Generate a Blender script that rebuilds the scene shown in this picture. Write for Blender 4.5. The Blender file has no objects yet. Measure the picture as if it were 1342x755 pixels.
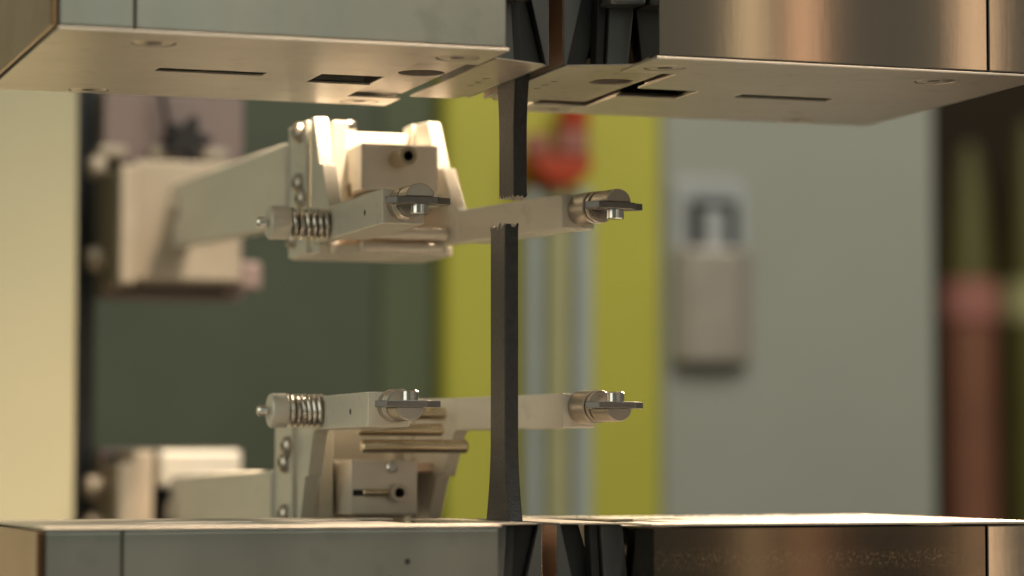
import bpy, bmesh, math, random
from math import sin, cos, radians, pi, sqrt, atan
from mathutils import Vector, Matrix

scene = bpy.context.scene
COL = scene.collection
MM = 0.001

# ------------------------------------------------------------------ camera
FPX, CX, CY = 3700.0, 671.0, 377.5          # focal length in photo pixels (1342 x 755)
YAW, PITCH = radians(18.6), atan((615 - 377.5) / 3700)
CAM = Vector((-0.2457, -0.7367, 0.0140))
FW = Vector((sin(YAW) * cos(PITCH), cos(YAW) * cos(PITCH), sin(PITCH)))
RT = Vector((cos(YAW), -sin(YAW), 0))
UP = RT.cross(FW)

cam_d = bpy.data.cameras.new('camera')
cam_d.sensor_width = 36
cam_d.lens = 36 * FPX / 1342
cam_d.clip_start, cam_d.clip_end = 0.02, 50
cam_d.dof.use_dof = True
cam_d.dof.focus_distance = 0.770
cam_d.dof.aperture_fstop = 8.2
cam_o = bpy.data.objects.new('camera', cam_d)
COL.objects.link(cam_o)
cam_o.location = CAM
cam_o.rotation_euler = (pi / 2 + PITCH, 0, -YAW)
scene.camera = cam_o

# ------------------------------------------------------------------ light
world = bpy.data.worlds.new('World')
scene.world = world
world.use_nodes = True
bg = world.node_tree.nodes['Background']
bg.inputs[0].default_value = (0.12, 0.112, 0.088, 1)
bg.inputs[1].default_value = 1.0

scene.view_settings.view_transform = 'Standard'
scene.view_settings.look = 'None'
scene.view_settings.exposure = 0
scene.view_settings.gamma = 1
scene.cycles.use_denoising = True
scene.cycles.max_bounces = 10
scene.cycles.sample_clamp_indirect = 6


def at(x, y, Y):
    """photo pixel -> world point on the plane Y = const (metres)"""
    d = FW + RT * ((x - CX) / FPX) - UP * ((y - CY) / FPX)
    return CAM + d * ((Y - CAM.y) / d.y)


def lamp(name, loc, target, sx, sy, watts, color, spread=180):
    l = bpy.data.lights.new(name, 'AREA')
    l.shape = 'RECTANGLE'
    l.size, l.size_y = sx, sy
    l.energy, l.color = watts, color
    l.spread = radians(spread)
    o = bpy.data.objects.new(name, l)
    COL.objects.link(o)
    o.location = loc
    o.rotation_euler = (Vector(target) - Vector(loc)).to_track_quat('-Z', 'Y').to_euler()
    return o


# tall unseen light added in front, for its reflection in the satin left housing
lamp('reflection_fill', (0.14, -1.60, 0.68), (-0.06, -0.05, 0.15), 0.50, 1.1, 0.95, (0.88, 1.0, 0.86))
# large soft room light from the left
lamp('room_light', (-1.38, -0.30, 0.48), (-0.05, 0.20, 0.10), 1.1, 1.1, 5.4, (0.98, 1.0, 0.83))
# warm work lamp above the measuring arms
lamp('work_lamp', (0.15, -0.10, 0.90), (-0.01, 0.09, 0.10), 0.14, 0.14, 4.4, (1.0, 0.75, 0.53), 38)
# warm lamp behind and to the right
lamp('rear_lamp', (0.50, 0.50, 0.42), (0.0, 0.0, 0.02), 0.12, 0.12, 1.15, (1.0, 0.78, 0.57), 46)
# fill lamp added high in front to brighten the cabinets behind
lamp('background_fill', (0.50, -0.45, 1.30), (0.42, 0.85, 0.1), 1.2, 0.9, 6.8, (1.0, 0.98, 0.88), 110)


def strip(px, w, watts, color, dist=1.1):  # unseen lamps added for the bright stripes in the right housing
    """tall strip lamp added in front, for its reflection in the polished right housing"""
    p = at(px, 380, -0.057)
    d = (p - CAM).normalized()
    d.y = -d.y
    q = p + d * dist
    q.z = 0.25
    lamp('reflection_strip', q, (p.x, p.y, 0.25), w, 0.9, watts, color)


strip(985, 0.020, 0.055, (1.0, 0.72, 0.42))
strip(1056, 0.022, 0.062, (1.0, 0.56, 0.32))
strip(1283, 0.022, 0.085, (1.0, 0.66, 0.40))


# ------------------------------------------------------------------ materials
def newmat(name):
    m = bpy.data.materials.new(name)
    m.use_nodes = True
    nt = m.node_tree
    return m, nt, nt.nodes, nt.links, nt.nodes['Principled BSDF']


def mat(name, col, rough=0.5, metal=0.0, var=0.10, nscale=60.0, bump=0.0, bscale=900.0,
        stretch=(1, 1, 1), rvar=0.08, spec=0.5, wear=0.0, scuff=None):
    m, nt, N, L, P = newmat(name)
    tc = N.new('ShaderNodeTexCoord')
    mp = N.new('ShaderNodeMapping')
    mp.inputs['Scale'].default_value = stretch
    L.new(tc.outputs['Object'], mp.inputs[0])
    n1 = N.new('ShaderNodeTexNoise')
    n1.inputs['Scale'].default_value = nscale
    n1.inputs['Detail'].default_value = 6
    n1.inputs['Roughness'].default_value = 0.62
    L.new(mp.outputs[0], n1.inputs[0])
    cr = N.new('ShaderNodeValToRGB')
    cr.color_ramp.elements[0].position = 0.28
    cr.color_ramp.elements[1].position = 0.74
    lo = [max(0, c * (1 - var)) for c in col]
    hi = [min(1, c * (1 + var)) for c in col]
    cr.color_ramp.elements[0].color = (*lo, 1)
    cr.color_ramp.elements[1].color = (*hi, 1)
    L.new(n1.outputs[0], cr.inputs[0])
    colour = cr.outputs[0]
    if wear > 0:                                   # small dark spots and stains
        n3 = N.new('ShaderNodeTexNoise')
        n3.inputs['Scale'].default_value = nscale * 3.1
        n3.inputs['Detail'].default_value = 4
        L.new(tc.outputs['Object'], n3.inputs[0])
        c3 = N.new('ShaderNodeValToRGB')
        c3.color_ramp.elements[0].position = 0.30
        c3.color_ramp.elements[1].position = 0.42
        c3.color_ramp.elements[0].color = (1 - wear, 1 - wear, 1 - wear, 1)
        c3.color_ramp.elements[1].color = (1, 1, 1, 1)
        L.new(n3.outputs[0], c3.inputs[0])
        mx = N.new('ShaderNodeMix')
        mx.data_type = 'RGBA'
        mx.blend_type = 'MULTIPLY'
        mx.inputs[0].default_value = 1
        L.new(colour, mx.inputs[6])
        L.new(c3.outputs[0], mx.inputs[7])
        colour = mx.outputs[2]
    L.new(colour, P.inputs['Base Color'])
    P.inputs['Metallic'].default_value = metal
    P.inputs['Specular IOR Level'].default_value = spec
    mr = N.new('ShaderNodeMapRange')
    mr.inputs['To Min'].default_value = max(0.02, rough - rvar)
    mr.inputs['To Max'].default_value = min(1, rough + rvar)
    n2 = N.new('ShaderNodeTexNoise')
    n2.inputs['Scale'].default_value = nscale * 2.3
    n2.inputs['Detail'].default_value = 5
    L.new(mp.outputs[0], n2.inputs[0])
    L.new(n2.outputs[0], mr.inputs[0])
    rough_out = mr.outputs[0]
    if scuff:                                      # rubbed band of short scratches: (z centre, half height) in object space
        zc, hh = scuff
        sx = N.new('ShaderNodeSeparateXYZ')
        L.new(tc.outputs['Object'], sx.inputs[0])
        sb = N.new('ShaderNodeMath'); sb.operation = 'SUBTRACT'; sb.inputs[1].default_value = zc
        L.new(sx.outputs[2], sb.inputs[0])
        ab = N.new('ShaderNodeMath'); ab.operation = 'ABSOLUTE'
        L.new(sb.outputs[0], ab.inputs[0])
        band = N.new('ShaderNodeMapRange')
        band.inputs['From Min'].default_value = 0
        band.inputs['From Max'].default_value = hh
        band.inputs['To Min'].default_value = 1
        band.inputs['To Max'].default_value = 0
        L.new(ab.outputs[0], band.inputs[0])
        ns = N.new('ShaderNodeTexNoise')
        ns.inputs['Scale'].default_value = 2600
        ns.inputs['Detail'].default_value = 6
        mp2 = N.new('ShaderNodeMapping'); mp2.inputs['Scale'].default_value = (0.6, 1, 0.45)
        L.new(tc.outputs['Object'], mp2.inputs[0]); L.new(mp2.outputs[0], ns.inputs[0])
        cs = N.new('ShaderNodeMapRange')
        cs.inputs['From Min'].default_value = 0.50
        cs.inputs['From Max'].default_value = 0.80
        L.new(ns.outputs[0], cs.inputs[0])
        ml = N.new('ShaderNodeMath'); ml.operation = 'MULTIPLY'
        bh = N.new('ShaderNodeMath'); bh.operation = 'MULTIPLY'; bh.inputs[1].default_value = 0.5
        L.new(band.outputs[0], bh.inputs[0])
        L.new(bh.outputs[0], ml.inputs[0]); L.new(cs.outputs[0], ml.inputs[1])
        ad = N.new('ShaderNodeMath'); ad.operation = 'MULTIPLY_ADD'; ad.use_clamp = True
        ad.inputs[1].default_value = 0.30
        L.new(ml.outputs[0], ad.inputs[0]); L.new(rough_out, ad.inputs[2])
        rough_out = ad.outputs[0]
        mx = N.new('ShaderNodeMix'); mx.data_type = 'RGBA'
        L.new(ml.outputs[0], mx.inputs[0]); L.new(colour, mx.inputs[6])
        mx.inputs[7].default_value = (0.60, 0.53, 0.42, 1)
        L.new(mx.outputs[2], P.inputs['Base Color'])
    L.new(rough_out, P.inputs['Roughness'])
    if bump > 0:
        b = N.new('ShaderNodeBump')
        b.inputs['Strength'].default_value = bump
        b.inputs['Distance'].default_value = 0.0003
        n4 = N.new('ShaderNodeTexNoise')
        n4.inputs['Scale'].default_value = bscale
        n4.inputs['Detail'].default_value = 4
        L.new(mp.outputs[0], n4.inputs[0])
        L.new(n4.outputs[0], b.inputs['Height'])
        L.new(b.outputs[0], P.inputs['Normal'])
    return m


def knurl_mat():
    """crosshatched gripping face"""
    m, nt, N, L, P = newmat('knurled_steel')
    P.inputs['Base Color'].default_value = (0.46, 0.34, 0.25, 1)
    P.inputs['Metallic'].default_value = 0.9
    P.inputs['Roughness'].default_value = 0.42
    tc = N.new('ShaderNodeTexCoord')
    hs = []
    for a in (45, -45):
        mp = N.new('ShaderNodeMapping')
        mp.inputs['Rotation'].default_value = (radians(a), 0, 0)
        L.new(tc.outputs['Object'], mp.inputs[0])
        w = N.new('ShaderNodeTexWave')
        w.bands_direction = 'Z'
        w.inputs['Scale'].default_value = 330
        L.new(mp.outputs[0], w.inputs[0])
        hs.append(w.outputs[1])
    mn = N.new('ShaderNodeMath'); mn.operation = 'MINIMUM'
    L.new(hs[0], mn.inputs[0]); L.new(hs[1], mn.inputs[1])
    b = N.new('ShaderNodeBump')
    b.inputs['Strength'].default_value = 0.9
    b.inputs['Distance'].default_value = 0.0004
    L.new(mn.outputs[0], b.inputs['Height'])
    L.new(b.outputs[0], P.inputs['Normal'])
    return m


M = {
    'housing': mat('satin_steel', (0.48, 0.485, 0.435), 0.34, 1.0, 0.09, 26, 0.05, 700, (1, 1, 0.3), 0.10, wear=0.13),
    'polished': mat('polished_steel', (0.56, 0.51, 0.44), 0.07, 1.0, 0.08, 14, 0.008, 400, (1, 1, 0.15), 0.025, wear=0.08),  # same steel as the left housing, brown reflections partly tinted into the colour
    'polished_shaded': mat('shaded_worn_steel', (0.19, 0.155, 0.12), 0.09, 1.0, 0.10, 14, 0.008, 400, (1, 1, 0.15), 0.03, wear=0.1, scuff=(0.1146, 0.0035)),  # scuffed steel; darker copy of the polished one, dimmer light put into colour
    'plate': mat('ground_steel_plate', (0.80, 0.74, 0.65), 0.36, 0.72, 0.07, 34, 0.04, 900, (0.4, 1, 1), 0.10, wear=0.14),
    'plate_jaw': mat('ground_steel_guide', (0.66, 0.59, 0.51), 0.36, 0.75, 0.08, 60, 0.05, 900, (1, 1, 1), 0.10, wear=0.2),
    'shade_black': mat('shade_black_steel', (0.035, 0.036, 0.036), 0.42, 0.3, 0.25, 60, 0.05, 900),  # near-black steel; cavity shade of the jaw holder is put into this colour
    'jaw': mat('dark_grey_steel', (0.16, 0.165, 0.165), 0.38, 0.8, 0.15, 50, 0.06, 900, (1, 1, 0.3)),
    'hole_shade': mat('recess_shade', (0.012, 0.011, 0.010), 0.8, 0.0, 0.2, 60),  # near-black colour paints the shade inside holes and recesses
    'knurl': knurl_mat(),
    'specimen': mat('charcoal_composite', (0.025, 0.0245, 0.0255), 0.44, 0.0, 0.45, 500, 1.0, 1500, spec=0.55),
    'fracture': mat('fracture_surface', (0.42, 0.38, 0.34), 0.7, 0.0, 0.5, 900, 0.8, 2500),
    'anod': mat('pale_anodised_aluminium', (0.63, 0.61, 0.53), 0.40, 0.15, 0.07, 60, 0.10, 1600, (1, 0.15, 1), 0.08, wear=0.10),
    'anod_worn': mat('anodised_clamp', (0.64, 0.60, 0.53), 0.36, 0.35, 0.06, 80, 0.06, 1600),
    'mount': mat('beige_cast_mount', (0.46, 0.40, 0.31), 0.5, 0.1, 0.08, 40, 0.06, 700),
    'bright': mat('bright_steel', (0.70, 0.69, 0.66), 0.20, 1.0, 0.06, 90, 0.02, 1500),
    'spring': mat('spring_steel', (0.66, 0.62, 0.56), 0.28, 1.0, 0.06, 90),
    'pin': mat('turned_steel', (0.50, 0.45, 0.39), 0.38, 1.0, 0.08, 90, 0.05, 1500),
    'brown_reflect': mat('brown_reflection_sheet', (0.34, 0.19, 0.105), 0.20, 1.0, 0.10, 14, 0.0, 120, (1, 1, 1), 0.08),  # brown reflection on the housing side, put into the colour
    'rosy_reflect': mat('rosy_reflection', (0.58, 0.42, 0.31), 0.34, 0.9, 0.08, 60, 0.03, 900),  # aluminium bar with its pinkish reflection put into the colour
    'brass': mat('bronze_rod', (0.62, 0.52, 0.36), 0.26, 1.0, 0.06, 80, 0.0, 1500, rvar=0.03),
    'blade': mat('dark_hard_metal', (0.20, 0.19, 0.18), 0.42, 0.7, 0.15, 150, 0.1, 1800),
    'groove': mat('groove_shade', (0.03, 0.028, 0.026), 0.5, 0.2, 0.1, 90),  # near-black colour paints the shade in grooves and small holes
    'pink': mat('rosy_coated_carriage', (0.33, 0.25, 0.23), 0.55, 0.1, 0.10, 20, 0.05, 400),
    'cream': mat('cream_painted_sheet', (0.40, 0.39, 0.265), 0.5, 0.0, 0.04, 7, 0.05, 500),
    'rail': mat('dark_blue_steel_rail', (0.055, 0.058, 0.066), 0.35, 0.6, 0.15, 30, 0.03, 500),
    'black_plastic': mat('black_plastic', (0.015, 0.015, 0.016), 0.5, 0.0, 0.2, 60),
    'green_wall': mat('dark_olive_panel', (0.096, 0.110, 0.066), 0.55, 0.0, 0.30, 5, 0.05, 200),
    'olive_wall': mat('olive_green_sheet', (0.115, 0.135, 0.068), 0.55, 0.0, 0.25, 4, 0.05, 200),
    'yellow': mat('yellow_green_paint', (0.58, 0.54, 0.07), 0.5, 0.0, 0.10, 6, 0.05, 300),
    'grey_door': mat('grey_green_sheet', (0.40, 0.405, 0.34), 0.5, 0.0, 0.04, 6, 0.05, 400),
    'latch_grey': mat('pale_grey_zinc', (0.52, 0.53, 0.52), 0.35, 0.2, 0.06, 30, 0.03, 400),
    'latch': mat('warm_nickel', (0.64, 0.57, 0.48), 0.35, 0.6, 0.06, 30, 0.03, 400),
    'red': mat('red_plastic', (0.48, 0.055, 0.015), 0.4, 0.0, 0.10, 30, 0.03, 400),
    'rose': mat('pale_rose_plastic', (0.42, 0.17, 0.13), 0.4, 0.0, 0.08, 30, 0.03, 400),
    'hose': mat('pale_blue_grey_hose', (0.48, 0.52, 0.49), 0.35, 0.0, 0.08, 20, 0.03, 400),
    'beige': mat('beige_plastic', (0.56, 0.53, 0.28), 0.4, 0.0, 0.08, 20, 0.03, 400),
    'orange_post': mat('red_brown_post', (0.40, 0.16, 0.09), 0.4, 0.0, 0.12, 12, 0.03, 400),
    'pink_highlight': mat('salmon_highlight', (0.70, 0.28, 0.22), 0.4, 0.0, 0.08, 12, 0.03, 400),  # highlight on the red post, put into colour
    'olive_post': mat('olive_post', (0.20, 0.18, 0.045), 0.4, 0.0, 0.12, 12, 0.03, 400),
    'lime_highlight': mat('pale_yellow_highlight', (0.80, 0.76, 0.36), 0.4, 0.0, 0.08, 12, 0.03, 400),  # highlight on the olive post, put into colour
    'brown_wall': mat('dark_brown_wall', (0.045, 0.026, 0.011), 0.7, 0.0, 0.35, 3, 0.05, 100),
}


# ------------------------------------------------------------------ mesh helpers (all dimensions in mm)
LOC = {}


def thing(name, label, cat, loc, group=None):
    o = bpy.data.objects.new(name, None)
    o.empty_display_size = 0.01
    COL.objects.link(o)
    o.location = Vector(loc) * MM
    LOC[o.name] = Vector(loc) * MM
    o['label'], o['category'] = label, cat
    if group:
        o['group'] = group
    return o


def obj(name, bm, m, parent=None, bevel=0.0, smooth=False, label=None, seg=2):
    bmesh.ops.remove_doubles(bm, verts=bm.verts, dist=1e-5)
    bmesh.ops.recalc_face_normals(bm, faces=bm.faces)
    for v in bm.verts:
        v.co *= MM
    lo = Vector([min(v.co[i] for v in bm.verts) for i in range(3)])
    hi = Vector([max(v.co[i] for v in bm.verts) for i in range(3)])
    c = (lo + hi) / 2
    if parent is None:
        c.z = lo.z
    for v in bm.verts:
        v.co -= c
    me = bpy.data.meshes.new(name)
    bm.to_mesh(me)
    bm.free()
    me.materials.append(M[m])
    if smooth:
        me.polygons.foreach_set('use_smooth', [True] * len(me.polygons))
        me.set_sharp_from_angle(angle=radians(38))
    o = bpy.data.objects.new(name, me)
    COL.objects.link(o)
    o.location = c
    LOC[o.name] = c
    if parent is not None:
        o.parent = parent
        o.matrix_parent_inverse = Matrix.Translation(-LOC[parent.name])
    if bevel > 0:
        b = o.modifiers.new('edge', 'BEVEL')
        b.width = bevel * MM
        b.segments = seg
        b.limit_method = 'ANGLE'
        b.angle_limit = radians(40)
        b.harden_normals = False
    if label:
        o['label'] = label
    return o


def tag(o, label, cat, group=None, kind=None):
    if kind:
        o['kind'] = kind
    o['label'] = label
    if cat:
        o['category'] = cat
    if group:
        o['group'] = group
    return o


AX = {'X': (1, 2, 0), 'Y': (0, 2, 1), 'Z': (0, 1, 2)}   # prism axis -> (first, second, extrude) coordinates


def prism(outline, a0, a1, axis='Z', holes=(), bm=None):
    """polygon (with holes) in the plane across `axis`, extruded from a0 to a1"""
    bm = bm or bmesh.new()
    i, j, k = AX[axis]
    edges = []
    for loop in [outline] + list(holes):
        vs = []
        for p in loop:
            co = [0, 0, 0]
            co[i], co[j], co[k] = p[0], p[1], a0
            vs.append(bm.verts.new(co))
        for q in range(len(vs)):
            edges.append(bm.edges.new((vs[q], vs[(q + 1) % len(vs)])))
    if holes:
        r = bmesh.ops.triangle_fill(bm, use_beauty=True, use_dissolve=True, edges=edges)
        faces = [g for g in r['geom'] if isinstance(g, bmesh.types.BMFace)]
    else:
        faces = [bm.faces.new([e.verts[0] for e in edges])]
    r = bmesh.ops.extrude_face_region(bm, geom=faces)
    off = Vector((0, 0, 0))
    off[k] = a1 - a0
    bmesh.ops.translate(bm, vec=off, verts=[g for g in r['geom'] if isinstance(g, bmesh.types.BMVert)])
    return bm


def box(x0, x1, y0, y1, z0, z1, bm=None):
    return prism([(x0, y0), (x1, y0), (x1, y1), (x0, y1)], z0, z1, 'Z', bm=bm)


def circ(cx, cy, r, n=24, a0=0.0, a1=2 * pi, closed=True):
    m = n if closed else n + 1
    return [(cx + r * cos(a0 + (a1 - a0) * k / n), cy + r * sin(a0 + (a1 - a0) * k / n)) for k in range(m)]


def lathe(profile, origin, axis, n=28, bm=None):
    """profile [(distance along axis, radius)...]"""
    bm = bm or bmesh.new()
    ax = Vector(axis).normalized()
    u = ax.orthogonal().normalized()
    w = ax.cross(u)
    o = Vector(origin)
    rings = []
    for t, r in profile:
        if r < 1e-6:
            rings.append([bm.verts.new(o + ax * t)])
        else:
            rings.append([bm.verts.new(o + ax * t + (u * cos(2 * pi * k / n) + w * sin(2 * pi * k / n)) * r) for k in range(n)])
    for a, b in zip(rings, rings[1:]):
        for k in range(n):
            k2 = (k + 1) % n
            if len(a) == 1 and len(b) == 1:
                break
            if len(a) == 1:
                bm.faces.new((a[0], b[k], b[k2]))
            elif len(b) == 1:
                bm.faces.new((a[k], b[0], a[k2]))
            else:
                bm.faces.new((a[k], b[k], b[k2], a[k2]))
    return bm


def rod(p0, p1, r, ch=0.3, n=24, bm=None):
    p0, p1 = Vector(p0), Vector(p1)
    l = (p1 - p0).length
    return lathe([(0, 0), (0, r - ch), (ch, r), (l - ch, r), (l, r - ch), (l, 0)], p0, p1 - p0, n, bm)


def tube(pts, r, n=8, bm=None, cap=True):
    bm = bm or bmesh.new()
    pts = [Vector(p) for p in pts]
    prev = None
    up = Vector((0, 0, 1))
    for i, p in enumerate(pts):
        d = (pts[min(i + 1, len(pts) - 1)] - pts[max(i - 1, 0)]).normalized()
        if i == 0:
            u = d.orthogonal().normalized()
        else:
            u = (u - d * u.dot(d)).normalized()
        w = d.cross(u)
        ring = [bm.verts.new(p + (u * cos(2 * pi * k / n) + w * sin(2 * pi * k / n)) * r) for k in range(n)]
        if prev:
            for k in range(n):
                bm.faces.new((prev[k], ring[k], ring[(k + 1) % n], prev[(k + 1) % n]))
        elif cap:
            bm.faces.new(ring)
        prev = ring
    if cap:
        bm.faces.new(prev)
    return bm


def xform(bm, mtx):
    bmesh.ops.transform(bm, matrix=mtx, verts=bm.verts)
    return bm


# ------------------------------------------------------------------ the setting behind the machine
def bgbox(name, m, px0, px1, Y, depth, z0=-260, z1=520, parent=None, bevel=2.0):
    x0 = at(px0, 400, Y * MM).x / MM
    x1 = at(px1, 400, Y * MM).x / MM
    return obj(name, box(x0, x1, Y, Y + depth, z0, z1), m, parent, bevel)


tag(obj('back_wall', box(-600, 2600, 1900, 1930, -260, 900), 'brown_wall'), 'dark brown wall far behind the machine', None, kind='structure')
tag(obj('machine_base', box(-420, 1300, -330, 1895, -300, -261), 'rail', None, 3), 'flat machine base below the grips', None, kind='structure')
panel = thing('equipment_panel', 'dark olive green equipment panel behind the measuring arms', 'panel', (120, 885, -260))
bgbox('front_sheet', 'green_wall', 60, 600, 870, 30, parent=panel, bevel=3)
bgbox('edge_strip', 'olive_wall', 498, 571, 866, 3.6, parent=panel, bevel=1)
tag(bgbox('yellow_post', 'yellow', 583, 872, 850, 60, bevel=6), 'wide yellow green painted post behind the broken specimen', 'post')

door = thing('cabinet_door', 'grey green sheet metal cabinet door with a latch', 'door', (476, 846, -260))
bgbox('door_leaf', 'grey_door', 868, 1227, 846, 28, parent=door, bevel=4)
# latch on the door
YL = 846.0


def lp(x, y):
    p = at(x, y, (YL - 4) * MM) / MM
    return p.x, p.z


def rrect(x0, z0, x1, z1, r, n=5):
    pts = []
    for cx_, cz_, a in ((x1 - r, z1 - r, 0), (x0 + r, z1 - r, 90), (x0 + r, z0 + r, 180), (x1 - r, z0 + r, 270)):
        for k in range(n + 1):
            t = radians(a + 90 * k / n)
            pts.append((cx_ + r * cos(t), cz_ + r * sin(t)))
    return pts


xa, za = lp(884, 474)
xb, zb = lp(978, 236)
xh0, zh0 = lp(902, 330)
xh1, zh1 = lp(966, 264)
esc = obj('latch_plate', prism(rrect(xa, za, xb, zb, 6), YL - 5, YL - 0.2, 'Y', holes=[rrect(xh0, zh0, xh1, zh1, 4)]), 'latch_grey', door, 0.8)
obj('latch_recess_shade', box(xh0 - 1, xh1 + 1, YL - 1.2, YL - 0.4, zh0 - 1, zh1 + 1), 'hole_shade', esc)
x0, z0 = lp(919, 345)
x1, z1 = lp(948, 276)
obj('latch_tongue', box(x0, x1, YL - 9, YL - 1.4, z0, z1), 'latch_grey', esc, 1.5)
x0, z0 = lp(882, 475)
x1, z1 = lp(982, 328)
obj('latch_handle', prism([(x0, YL - 5.2), (x0, YL - 9), (x0 + 7, YL - 14), (x1 - 13, YL - 14), (x1, YL - 9), (x1, YL - 5.2)], z0, z1, 'Z'), 'latch', door, 2.0, seg=3)

# red valve with hoses in front of the yellow post
YV = 832.0


def vp(x, y, Y=YV):
    p = at(x, y, Y * MM) / MM
    return p.x, p.z


valve = thing('air_valve', 'red and rose air valve with pale hoses hanging on the yellow post', 'valve', (315, 848, 100))
x0, z0 = vp(688, 244)
x1, z1 = vp(770, 208)
body = obj('valve_body', prism([(x0, z1), (x0 + 4, z0 + 8), (x0 + 14, z0), (x1 - 12, z0), (x1 - 2, z0 + 9), (x1, z1)], YV - 12, YV + 16, 'Y'), 'red', valve, 2)
x0, z0 = vp(742, 205)
x1, z1 = vp(768, 172)
obj('valve_collar', rod(((x0 + x1) / 2 - 3, YV, z0), ((x0 + x1) / 2 - 3, YV, z1), 11, 2), 'rose', valve, 0, True)
x0, z1 = vp(698, 172)
obj('valve_collar', rod((x0 + 2, YV, z0), (x0 + 2, YV, z1 - 2), 8, 2), 'rose', valve, 0, True)
x0, z0 = vp(752, 171)
x1, z1 = vp(752, 146)
obj('valve_knob', rod((x0, YV, z0), (x0, YV, z1 + 10), 9, 2), 'red', valve, 0, True)
for (pa, pb, m_, r_) in ((701, 703, 'hose', 5.5), (733, 733, 'beige', 6.5), (765, 764, 'hose', 6.5)):
    xx, zz = vp(pa, 249)
    xe, ze = vp(pb, 690)
    obj('hose', tube([(xx + (xe - xx) * t, YV + 2 + 3 * sin(pi * t), zz + (-250 - zz) * t) for t in [k / 12 for k in range(13)]], r_, 14), m_, valve, 0, True)


def post(name, label, mcol, mhighlight, pxc, Y, r, ytop, yr0, yr1, group):
    t_ = thing(name, label, 'post', (at(pxc, 400, Y * MM).x / MM, Y, -260), group)
    x = at(pxc, 400, Y * MM).x / MM
    zt = at(pxc, ytop, Y * MM).z / MM
    za_ = at(pxc, yr1, Y * MM).z / MM
    zb_ = at(pxc, yr0, Y * MM).z / MM
    obj('shaft', rod((x, Y, -260), (x, Y, za_), r, 2), mcol, t_, 0, True)
    obj('band', lathe([(0, 0), (0, r - 1), (4, r + 4), (zb_ - za_ - 4, r + 4), (zb_ - za_, r - 4), (zb_ - za_, 0)], (x, Y, za_), (0, 0, 1)), mhighlight, t_, 0, True)  # lamp highlight on the post, put into a pale collar
    obj('neck', lathe([(0, 0), (0, r * 0.9), ((zt - zb_) * 0.7, r * 0.62), (zt - zb_, r * 0.3), (zt - zb_, 0)], (x, Y, zb_), (0, 0, 1)), 'olive_post', t_, 0, True)


post('round_post', 'red brown round post with a painted salmon highlight beside the grey door', 'orange_post', 'pink_highlight', 1272, 1750, 25, 190, 366, 425, None)
post('round_post', 'olive round post with a painted pale yellow highlight beside the red post', 'olive_post', 'lime_highlight', 1350, 1800, 25, 160, 368, 425, None)

# cream column of the testing machine and the rail that carries the measuring arms
tag(obj('machine_column', prism([(-330, 380), (-52.5, 380), (-52.5, 392), (-60, 396), (-60, 520), (-330, 520)], -260, 520, 'Z'), 'cream', None, 1.5), 'cream painted machine column beside the dark rail', 'column')
rail = thing('guide_rail', 'dark blue steel guide rail beside the cream column', 'rail', (-40, 452, -260))
obj('rail_bar', box(-51, -33, 446, 475, -260, 520), 'rail', rail, 1.0)
obj('rail_edge', box(-46, -40, 441, 446.2, -260, 520), 'rail', rail, 0.8)


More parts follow.
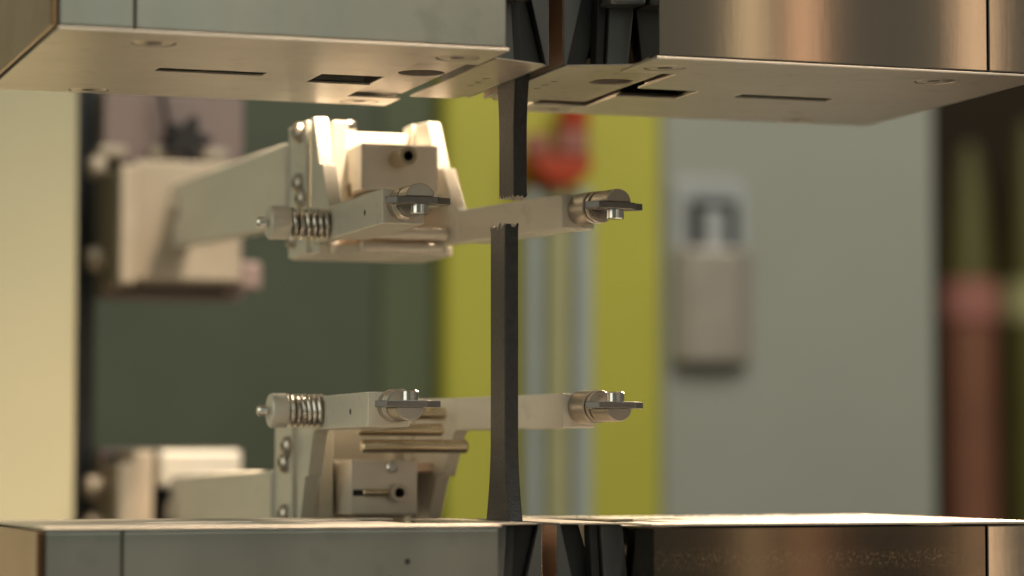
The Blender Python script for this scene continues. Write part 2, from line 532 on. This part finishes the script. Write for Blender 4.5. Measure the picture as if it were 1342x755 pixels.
# ------------------------------------------------------------------ wedge grips
def grip(name, label, cx, zp, s):
    """wedge grip seen from the gap; u = outward from the centre, h = away from the gap"""
    t_ = thing(name, label, 'grip', (cx, 0, zp + (s * 90 if s > 0 else -260)))
    top = 82 if s > 0 else 247
    Z = lambda h: zp + s * h
    for sg in (-1, 1):
        X = lambda u: cx + sg * u
        P2 = lambda pts: [(X(u), y) for u, y in pts]
        PH = lambda pts: [(X(u), Z(h)) for u, h in pts]
        side = 'left' if sg < 0 else 'right'
        hm = 'housing' if sg < 0 else ('polished' if s > 0 else 'polished_shaded')
        # housing block and its end plate
        obj('housing', prism(P2([(21, -57), (116.7, -57), (116.7, 57), (21, 57), (21, 42), (38, 42), (38, 17), (56, 17), (56, -2.5), (38, -2.5), (38, -32), (21, -32)]), Z(1.0), Z(top), 'Z',
                             holes=[P2([(69, 0.5), (99.5, 0.5), (99.5, 8.5), (69, 8.5)])]), hm, t_, 0.35,
            label='satin grey green steel housing' if sg < 0 else 'polished steel housing with brown reflections tinted into its colour')
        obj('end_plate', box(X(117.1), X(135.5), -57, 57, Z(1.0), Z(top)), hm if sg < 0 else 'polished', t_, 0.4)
        if sg < 0:
            obj('side_reflection', box(X(135.8), X(137.4), -56.6, 57, Z(1.0), Z(top)), 'brown_reflect', t_, 0.3, label='added brown sheet with a reflection put into its colour')  # made-up sheet that carries the side's brown reflection as colour
        if sg < 0 and s < 0:
            for u, h in ((45, 9.0), (49.5, 13.4)):
                obj('dimple_shade', lathe([(0, 0), (0, 0.75), (0.3, 0.75), (0.3, 0)], (X(u), -57.06, Z(h)), (0, 1, 0), 14), 'groove', t_)
        # cover plate with cut-outs
        notch = [(20.3, -57), (135.7, -57.3), (135.7, 57.3), (20.3, 57.3), (20.3, 41), (36.5, 41), (36.5, 16), (55, 16), (55, -1.5), (36.5, -1.5), (36.5, -31), (20.3, -31)]
        notch[0] = (20.3, -57.3)
        scr = [(109, -41), (109, 51.5), (29, -41), (30, 51.0)]
        holes = [P2([(69.5, 1.0), (99, 1.0), (99, 8.0), (69.5, 8.0)])] + [[(x, y) for x, y in circ(X(u), y0, 5.7, 28)] for u, y0 in scr]
        cp = obj('cover_plate', prism(P2(notch), Z(0), Z(0.65), 'Z', holes=holes), 'plate', t_, 0.12)
        for u, y0 in scr:
            sc_ = obj('screw', lathe([(0.95, 0), (0.95, 5.0), (0.25, 5.2), (0.05, 4.9), (0.05, 2.1), (0.8, 2.0), (0.8, 0)],
                                     (X(u), y0, zp), (0, 0, s)), 'plate_jaw', t_, 0, True)
            obj('socket_shade', lathe([(0.3, 0), (0.3, 1.95), (0.78, 1.95), (0.78, 0)], (X(u), y0, zp), (0, 0, s), 6), 'hole_shade', sc_)
        # guide block in the notch, with a round bore
        gb = prism(P2([(21.0, -30), (35.3, -30), (35.3, 38.6), (21.0, 38.6)]), Z(1.1), Z(7.5), 'Z', holes=[circ(X(27.6), -4, 6.3, 28)])
        g = obj('guide_block', gb, 'plate_jaw', t_, 0.3)
        obj('bore', lathe([(7.0, 0), (7.0, 6.28), (7.6, 6.28), (7.6, 0)], (X(27.6), -4, zp), (0, 0, s)), 'hole_shade', g)  # dark disc paints the shade at the bottom of the hole
        # jaw: foot plate with three marks, wedge holder darkened by painted shade, insert with knurled face
        fp = prism(P2([(3.0, -35.5), (19.2, -43), (19.2, 36), (6.2, 36), (3.0, 29)]), Z(0.05), Z(0.5), 'Z',
                   holes=[circ(X(9.8), yy, 1.05, 14) for yy in (-6.4, 0.7, 7.8)])
        obj('jaw_foot', fp, 'plate_jaw', t_, 0.08)
        obj('jaw_holder', prism(PH([(3.1, 0.55), (9.2, 0.55), (19.5, 34), (19.5, top - 30), (10.5, top - 30), (10.5, 31)]), -33, 34, 'Y'), 'shade_black', t_, 0.4)
        ins = obj('jaw_insert', prism(PH([(2.1, 0.0), (2.9, 0.0), (9.9, 29.5), (9.9, top - 30), (2.1, top - 30)]), -36, 33, 'Y'), 'jaw', t_, 0.2)
        obj('knurled_face', box(X(1.98), X(2.14), -35.6, 32.6, Z(0.6), Z(top - 31)), 'knurl', ins)
        obj('retainer', prism(PH([(10.4, 15.5), (20.5, 15.5), (20.5, top - 30), (13.5, top - 30), (11.2, 17)]), -49, -40, 'Y'), 'jaw' if sg > 0 else 'shade_black', t_, 0.6)
        obj('wedge_guide', prism(PH([(13.0, 0.6), (19.0, 0.6), (20.6, 15), (20.6, 40), (19.9, 40), (13.8, 15)]), -39.6, -34, 'Y'), 'jaw', t_, 0.3)
        obj('shoe', prism(PH([(10.4, 0.6), (12.6, 0.6), (13.4, 15), (13.4, 40), (12.0, 40)]), -38, -33.5, 'Y'), 'shade_black', t_, 0.2)
    obj('slot_light_cap', box(cx - 135.5, cx + 135.5, -57, 57, Z(top + 0.2), Z(top + 12)), 'housing', t_, 0.5)  # unseen cap, added to keep lamp light out of the housing slots
    obj('yoke', box(cx - 20.8, cx + 20.8, 37, 56.5, Z(22), Z(top - 2)), 'shade_black', t_, 0.5)
    return t_


ZU = 120.7
upper_grip = grip('wedge_grip', 'steel wedge grip above the gap, its cover plate with slots facing down', 2.5, ZU, 1)
lower_grip = grip('wedge_grip', 'steel wedge grip below the gap, its cover plate facing up', 0.5, 0.0, -1)


# ------------------------------------------------------------------ broken specimen
def specimen(name, label, cx, zbreak, zgrip, s, seed, slope):
    """s = +1: hangs from above; the broken end at zbreak, flare starts at zgrip"""
    rnd = random.Random(seed)
    nx, ny = 8, 22
    T = 2.0
    bm = bmesh.new()

    def hw(z):
        d = max(0.0, (z - zgrip) * s)
        return 6.5 + min(d * d / (2 * 76.0), 4.0)
    zend = (ZU + 26) if s > 0 else -26
    levels = [zbreak + s * (1.2 + k * (abs(zend - zbreak) - 1.2) / 50) for k in range(51)]
    noise = {}
    cap = {}
    w0 = hw(zbreak)
    for i in range(nx + 1):
        for j in range(ny + 1):
            edge = i in (0, nx) or j in (0, ny)
            yy = (-1 + 2 * j / ny) * w0
            zz = zbreak + slope * yy + rnd.uniform(-0.55, 0.55) + 0.25 * sin(yy * 1.7 + seed) + (0.0 if edge else rnd.uniform(-0.35, 0.25))
            if rnd.random() < 0.06:
                zz -= s * rnd.uniform(0.3, 0.9)
            cap[i, j] = bm.verts.new((cx + (-1 + 2 * i / nx) * T, yy, zz))
    capf = []
    for i in range(nx):
        for j in range(ny):
            capf.append(bm.faces.new((cap[i, j], cap[i + 1, j], cap[i + 1, j + 1], cap[i, j + 1])))
    loop = [(i, 0) for i in range(nx)] + [(nx, j) for j in range(ny)] + [(i, ny) for i in range(nx, 0, -1)] + [(0, j) for j in range(ny, 0, -1)]
    prev = [cap[q] for q in loop]
    for z in levels:
        w = hw(z)
        c = 0.35
        ring = []
        for i, j in loop:
            x, y = (-1 + 2 * i / nx) * T, (-1 + 2 * j / ny) * w
            if i in (0, nx) and j in (0, ny):      # soften the long corners
                x *= (T - c * 0.4) / T
                y *= (w - c * 0.4) / w
            ring.append(bm.verts.new((cx + x, y, z)))
        n = len(ring)
        for k in range(n):
            bm.faces.new((prev[k], prev[(k + 1) % n], ring[(k + 1) % n], ring[k]))
        prev = ring
    bm.faces.new(prev)
    for f in bm.faces:
        f.material_index = 0
    for f in capf:
        f.material_index = 1
    o = obj(name, bm, 'specimen')
    o.data.materials.append(M['fracture'])
    return tag(o, label, 'specimen')


specimen('broken_specimen', 'short upper half of the snapped charcoal test bar hanging in the grip', 2.5, 89.0, 104.0, 1, 5, 0.06)
specimen('broken_specimen', 'long lower half of the snapped charcoal test bar with rough top end', 0.0, 80.6, 24.0, -1, 11, 0.0)


# ------------------------------------------------------------------ extensometer heads
def extensometer(name, label, zc, s, dx, rods, blk, group):
    """s = +1: webs rise above the arms; s = -1: mirrored. zc = arm axis height"""
    t_ = thing(name, label, 'extensometer', (-4 + dx, 90, zc - 12), group)
    Z = lambda h: zc + s * h
    L0 = -32.4 + dx                                     # outer face of the left arm
    pivot = Vector((6.2, 70, 0))
    ROT = Matrix.Translation(pivot) @ Matrix.Rotation(radians(12.2), 4, 'Z') @ Matrix.Translation(-pivot)
    I4 = Matrix.Identity(4)

    for side, x0, mtx in (('left', L0, I4), ('right', 6.2, ROT)):
        yf = 9.0 if side == 'left' else 6.0
        # arm with its triangular web: one milled piece
        yb = 88 if side == 'left' else 92
        arm = box(x0, x0 + (12 if side == 'left' else 10.5), yf, 66, Z(-4.8), Z(4.8))
        xform(arm, mtx)
        a_ = obj('arm', arm, 'anod', t_, 0.35, seg=3)
        web = prism([(y, Z(h)) for y, h in [(66.0, -4.8), (66.0, 4.8), (68.2, 6.2), (69.8, 9.0), (74.5, 18.5), (77.6, 18.5), (84, 33.5), (yb, 33.5), (yb, -4.8)]],
                    x0 + 0.02, x0 + 4.4, 'X')
        xform(web, mtx)
        obj('web_plate', web, 'anod', t_, 0.3)
        if side == 'left':
            hole = lathe([(0, 0), (0, 0.85), (0.3, 0.85), (0.3, 0)], (x0 - 0.06, 27, zc - 0.3), (1, 0, 0), 14)
            obj('pin_hole_shade', hole, 'groove', a_)
        # knife holder: turned pin with a dark groove, half-round nose, blade and screw
        xc = x0 + ((5.9 if s > 0 else 7.2) if side == 'left' else 6.2)
        ext = 0.0 if side == 'left' else 3.0
        ax = (0, -1, 0)
        z0 = zc + (0.6 if s > 0 else 1.0)
        prof = [(0, 0), (0, 4.6), (4.6, 4.6), (4.9, 4.3)]
        prof = [(t + (ext if t > 1 else 0), r) for t, r in prof]
        prof += [(t + ext, r) for t, r in [(4.9, 3.7), (6.0, 3.7), (6.0, 4.5), (7.0, 4.5), (7.2, 4.3), (7.2, 3.7), (7.9, 3.7), (7.9, 0)]]
        ph = obj('knife_holder', xform(lathe(prof, (xc, yf, z0), ax, 36), mtx), 'pin', t_, 0, True)
        obj('groove_shade_ring', xform(lathe([(4.92 + ext, 3.6), (4.92 + ext, 4.25), (5.98 + ext, 4.25), (5.98 + ext, 3.6)], (xc, yf, z0), ax, 36), mtx), 'groove', ph, 0, True)
        yf -= ext
        R = 4.0
        half = [(xc + R * cos(pi * k / 16), z0 + s * (0.75 + R * sin(pi * k / 16) * 0.9)) for k in range(17)]
        nose = prism(half, yf - 7.9, yf - 16.5, 'Y')
        obj('holder_nose', xform(nose, mtx), 'pin', ph, 0.25)
        zb0, zb1 = sorted((z0 + s * 0.7, z0 - s * 1.15))
        bl = prism([(xc - 9.0, yf - 13.3), (xc - 6.6, yf - 16.8), (xc + 5.0, yf - 16.8), (xc + 6.2, yf - 15.4), (xc + 9.3, yf - 14.3), (xc + 9.3, yf - 12.6), (xc + 6.5, yf - 10.4), (xc - 6.5, yf - 9.2)], zb0, zb1, 'Z')
        obj('knife_blade', xform(bl, mtx), 'blade', t_, 0.2)
        sc_ = lathe([(0, 0), (0, 2.5), (2.4, 2.5), (2.7, 2.2), (2.7, 0)], (xc + 0.8, yf - 13.2, z0 - s * 1.2), (0, 0, -s), 20)
        obj('clamp_screw', xform(sc_, mtx), 'bright', t_, 0, True)

    # spring plunger on the outer face of the left arm
    yk, zk = (67.0 if s > 0 else 59.5), zc + (-0.3 if s > 0 else 0.5)
    sl, kl = (12.0, 6.2) if s > 0 else (10.2, 5.2)
    pl = obj('plunger_knob', lathe([(0, 0), (0, 4.5), (0.5, 5.0), (kl - 0.4, 5.0), (kl, 4.6), (kl, 0)], (L0 - sl - kl, yk, zk), (1, 0, 0), 32), 'anod', t_, 0, True)
    obj('stud', lathe([(0, 0), (0, 1.1), (0.5, 1.6), (2.6, 1.6), (2.6, 0.9), (3.6, 0.9), (3.6, 0)], (L0 - sl - kl - 3.5, yk, zk), (1, 0, 0), 18), 'bright', pl, 0, True)
    n = 150
    turns = 6.4
    pts = []
    for k in range(n + 1):
        a = 2 * pi * turns * k / n
        pts.append((L0 - sl + (sl + 0.2) * (k / n) ** 0.95, yk + 4.25 * cos(a), zk + 4.25 * sin(a)))
    obj('spring', tube(pts, 0.68, 8), 'spring', t_, 0, True)
    obj('plunger_rod', rod((L0 - sl - 0.1, yk, zk), (L0 + 0.5, yk, zk), 2.6, 0.1), 'pin', t_, 0, True)

    # outer side plate with bolts
    sp = obj('side_plate', box(L0 - 1.3, L0 + 0.25, 88.6, 110, Z(-7.5 if s > 0 else -1.0), Z(33)), 'anod', t_, 0.4)
    for yb_, h in ((95.5, 30.0), (95.5, 14.5), (91.5, 9.5), (103, -2.0)):
        obj('bolt', lathe([(0, 0), (0, 3.1), (1.2, 3.1), (2.2, 2.3), (2.4, 1.3), (1.2, 1.2), (1.2, 0)], (L0 - 1.25, yb_, Z(h)), (-1, 0, 0), 20), 'pin', t_, 0, True)

    # inner frame between the webs
    obj('bridge_plate', box(L0 + 4.6, 12.5, 101, 106.5, Z(-6.0 if s > 0 else 2.0), Z(31.5)), 'anod', t_, 0.4)
    obj('floor_bar', box(L0 + 12.2, 7.0, 80, 100.8, *((Z(-4.8), Z(-2.0)) if s > 0 else (Z(14.5), Z(17.5)))), 'rosy_reflect', t_, 0.5)
    if s > 0:
        obj('floor_plate', box(L0 + 0.3, 10.0, 79.5, 112, Z(-7.8), Z(-4.95)), 'anod', t_, 0.4)
    obj('frame_post', box(L0 + 6.2, L0 + 11.0, 86, 100.8, Z(-2.8), Z(33.0)), 'anod', t_, 0.4)
    obj('frame_post', box(0.5, 5.5, 92, 100.8, Z(-2.8), Z(33.4)), 'anod', t_, 0.4)
    obj('cap_screw', lathe([(0, 0), (0, 2.4), (2.2, 2.4), (2.8, 1.9), (2.8, 0)], (L0 + 14.5, 98, Z(31.6)), (0, 0, s), 20), 'bright', t_, 0, True)
    obj('top_bar', box(L0 + 11.2, 0.3, 94, 100.8, Z(24.0), Z(30.5)), 'anod', t_, 0.5)
    # clamp block with hollow pin
    bx0, bx1, bz0, bz1 = blk
    cb = obj('clamp_block', box(bx0, bx1, 70, 92, bz0, bz1), 'anod_worn', t_, 0.5)
    zp_ = bz0 + (bz1 - bz0) * (0.66 if s > 0 else 0.40)
    xp_ = bx0 + (bx1 - bx0) * (0.46 if s > 0 else 0.66)
    ln = 12 if s > 0 else 5
    hp = obj('hollow_pin', lathe([(0, 1.5), (0, 2.7), (ln, 2.7), (ln, 1.5), (0, 1.5)], (xp_, 70 - ln, zp_), (0, 1, 0), 26), 'brass' if s > 0 else 'pin', cb, 0, True)
    obj('pin_bore_shade', lathe([(0, 0), (0, 1.5), (0.5, 1.5), (0.5, 0)], (xp_, 70 - ln + min(9, ln - 0.6), zp_), (0, 1, 0), 20), 'hole_shade', hp)
    if s < 0:
        obj('slit_shade', box(bx0 + 0.6, xp_ - 2.6, 69.7, 70.4, zp_ - 0.9, zp_ + 0.9), 'hole_shade', cb)
        obj('brass_pin', rod((bx0 + 3.5, 69.4, zp_), (xp_ - 2.0, 69.4, zp_), 1.1, 0.2), 'brass', cb, 0, True)
        obj('set_screw', lathe([(0, 0), (0, 1.8), (1.5, 1.8), (2.0, 1.3), (2.0, 0)], (bx0 + (bx1 - bx0) * 0.6, 70, bz1 - 2.2), (0, -1, 0), 18), 'bright', cb, 0, True)
        obj('foot_plate', box(bx0 + 2, bx1 - 3, 73, 90, bz0 - 5, bz0 - 0.6), 'brass', t_, 0.3)
    else:
        obj('wedge_pad', prism([(70, bz0 - 0.3), (72, bz0 - 4.5), (90, bz0 - 4.5), (90, bz0 - 0.3)], bx0 + 3, bx1 + 1, 'X'), 'anod', t_, 0.4)
        obj('pivot_pin', rod((bx1, 84, zp_ - 2), (9.5, 84, zp_ - 2), 2.0, 0.3), 'pin', t_, 0, True)
        obj('brass_pin', rod((L0 + 11, 84, zp_ - 8), (bx0, 84, zp_ - 8), 2.2, 0.3), 'brass', t_, 0, True)
    # cross rods between the arms
    for xa_, xb_, yy, zz, rr in rods:
        obj('cross_rod', rod((xa_, yy, zz), (xb_, yy, zz), rr, 0.5), 'brass' if s < 0 else 'anod_worn', t_, 0, True)

    # carrier beam back to the carriage on the rail
    h0, h1 = (15.6, 30.6) if s > 0 else (29.6, 31.6)
    bm = bmesh.new()
    A = (L0 - 2.6, 109.8, Z(h0)); B = (-11.5, 392, Z(h1))
    vs = []
    for (x, y, z) in (A, B):
        for ddx, dz in ((0, -13), (7, -13), (7, 13), (0, 13)):
            vs.append(bm.verts.new((x + ddx, y, z + dz)))
    for q in ((0, 1, 2, 3), (4, 5, 6, 7), (0, 1, 5, 4), (1, 2, 6, 5), (2, 3, 7, 6), (3, 0, 4, 7)):
        bm.faces.new([vs[k] for k in q])
    obj('carrier_beam', bm, 'anod', t_, 0.8)
    obj('beam_bolt', rod((-15.5, 378, Z(h1 + 2)), (-10.5, 378, Z(h1 + 2)), 5.0, 1.2), 'mount', t_, 0, True)
    obj('mount_block', box(-27, 17 if s > 0 else -18.5, 392, 428, Z(4 if s > 0 else 9), Z(53)), 'mount', t_, 1.2)
    obj('mount_flange', box(-34, -27.3, 386, 428, Z(2 if s > 0 else 14), Z(50)), 'mount', t_, 1.0)
    obj('carriage_plate', box(-33, 27, 432, 445.5, Z(-1 if s > 0 else 8), Z(86 if s > 0 else 62)), 'pink', t_, 1.0)
    obj('carriage_shim', box(-31, 22, 428.2, 431.8, Z(2 if s > 0 else 10), Z(56)), 'shade_black', t_)
    for x, h in ((-38.5, 52 if s > 0 else 40), (-38.5, 14 if s > 0 else 24)):
        obj('knob', rod((x - 3, 418, Z(h)), (x + 4, 418, Z(h)), 5.0, 1.4), 'mount', t_, 0, True)
    obj('stop_block', box(-15.5, 19, 396, 427, Z(8.6), Z(24)) if s < 0 else box(17.3, 27, 396, 427, Z(1), Z(13)), 'pink' if s > 0 else 'anod', t_, 2)
    if s > 0:
        for x in (-31, -9, 12):
            obj('tab', box(x - 6, x + 6, 420, 431, Z(56.5), Z(62)), 'mount', t_, 1.5)
        # star knob with its stem
        kb = bmesh.new()
        star = [(-1 + (8.0 + 2.4 * cos(5 * a)) * cos(a), 151 + (8.0 + 2.4 * cos(5 * a)) * sin(a)) for a in [2 * pi * k / 60 for k in range(60)]]
        obj('star_knob', prism(star, 412, 420, 'Y', bm=kb), 'black_plastic', t_, 1.0)
        obj('knob_stem', rod((-3, 420, 149), (-3, 431.5, 149), 4, 0.5), 'black_plastic', t_, 0, True)
        obj('cable', tube([(-9 + 1.5 * sin(k * 0.5), 424, 146 + k * 3.4) for k in range(10)], 1.3, 8), 'black_plastic', t_, 0, True)
    return t_


extensometer('extensometer', 'pale extensometer head with webs rising from its knife arms, crossing behind the break', 86.4, 1, 0.0,
             [(-20.2, 6.0, 72, 84.6, 1.9), (-20.2, 6.0, 76, 80.6, 1.7)], (-21.5, 2.5, 97, 111), None)
extensometer('extensometer', 'pale extensometer head with arms on top and a square clamp block hanging below', 30.4, -1, -4.0,
             [(-24, 8.0, 74, 30.6, 1.9), (-24, 2.0, 64, 25.6, 1.9), (-24, 8.4, 60, 20.7, 2.0)], (-24.4, -3.8, 0.6, 16.8), None)


# ------------------------------------------------------------------ dust and chips of the broken bar on the lower cover plate
rnd = random.Random(3)
bm = bmesh.new()
for k in range(130):
    if k < 70:
        x, y = rnd.gauss(75, 16), rnd.uniform(30, 56)
    else:
        x, y = rnd.uniform(24, 120), rnd.uniform(43, 56)
    if 66 < x < 102 and -1 < y < 10:
        continue
    r = rnd.uniform(0.12, 0.42)
    vs = [bm.verts.new((x + r * rnd.uniform(0.6, 1.6) * cos(a), y + r * rnd.uniform(0.6, 1.6) * sin(a), 0.02)) for a in (0, 1.6, 3.1, 4.7)]
    tp = bm.verts.new((x, y, 0.02 + r * rnd.uniform(0.5, 1.1)))
    bm.faces.new(vs)
    for q in range(4):
        bm.faces.new((vs[q], vs[(q + 1) % 4], tp))
o = obj('debris', bm, 'fracture')
o['kind'] = 'stuff'
o['label'] = 'fine pale chips and dust scattered on the lower cover plate'
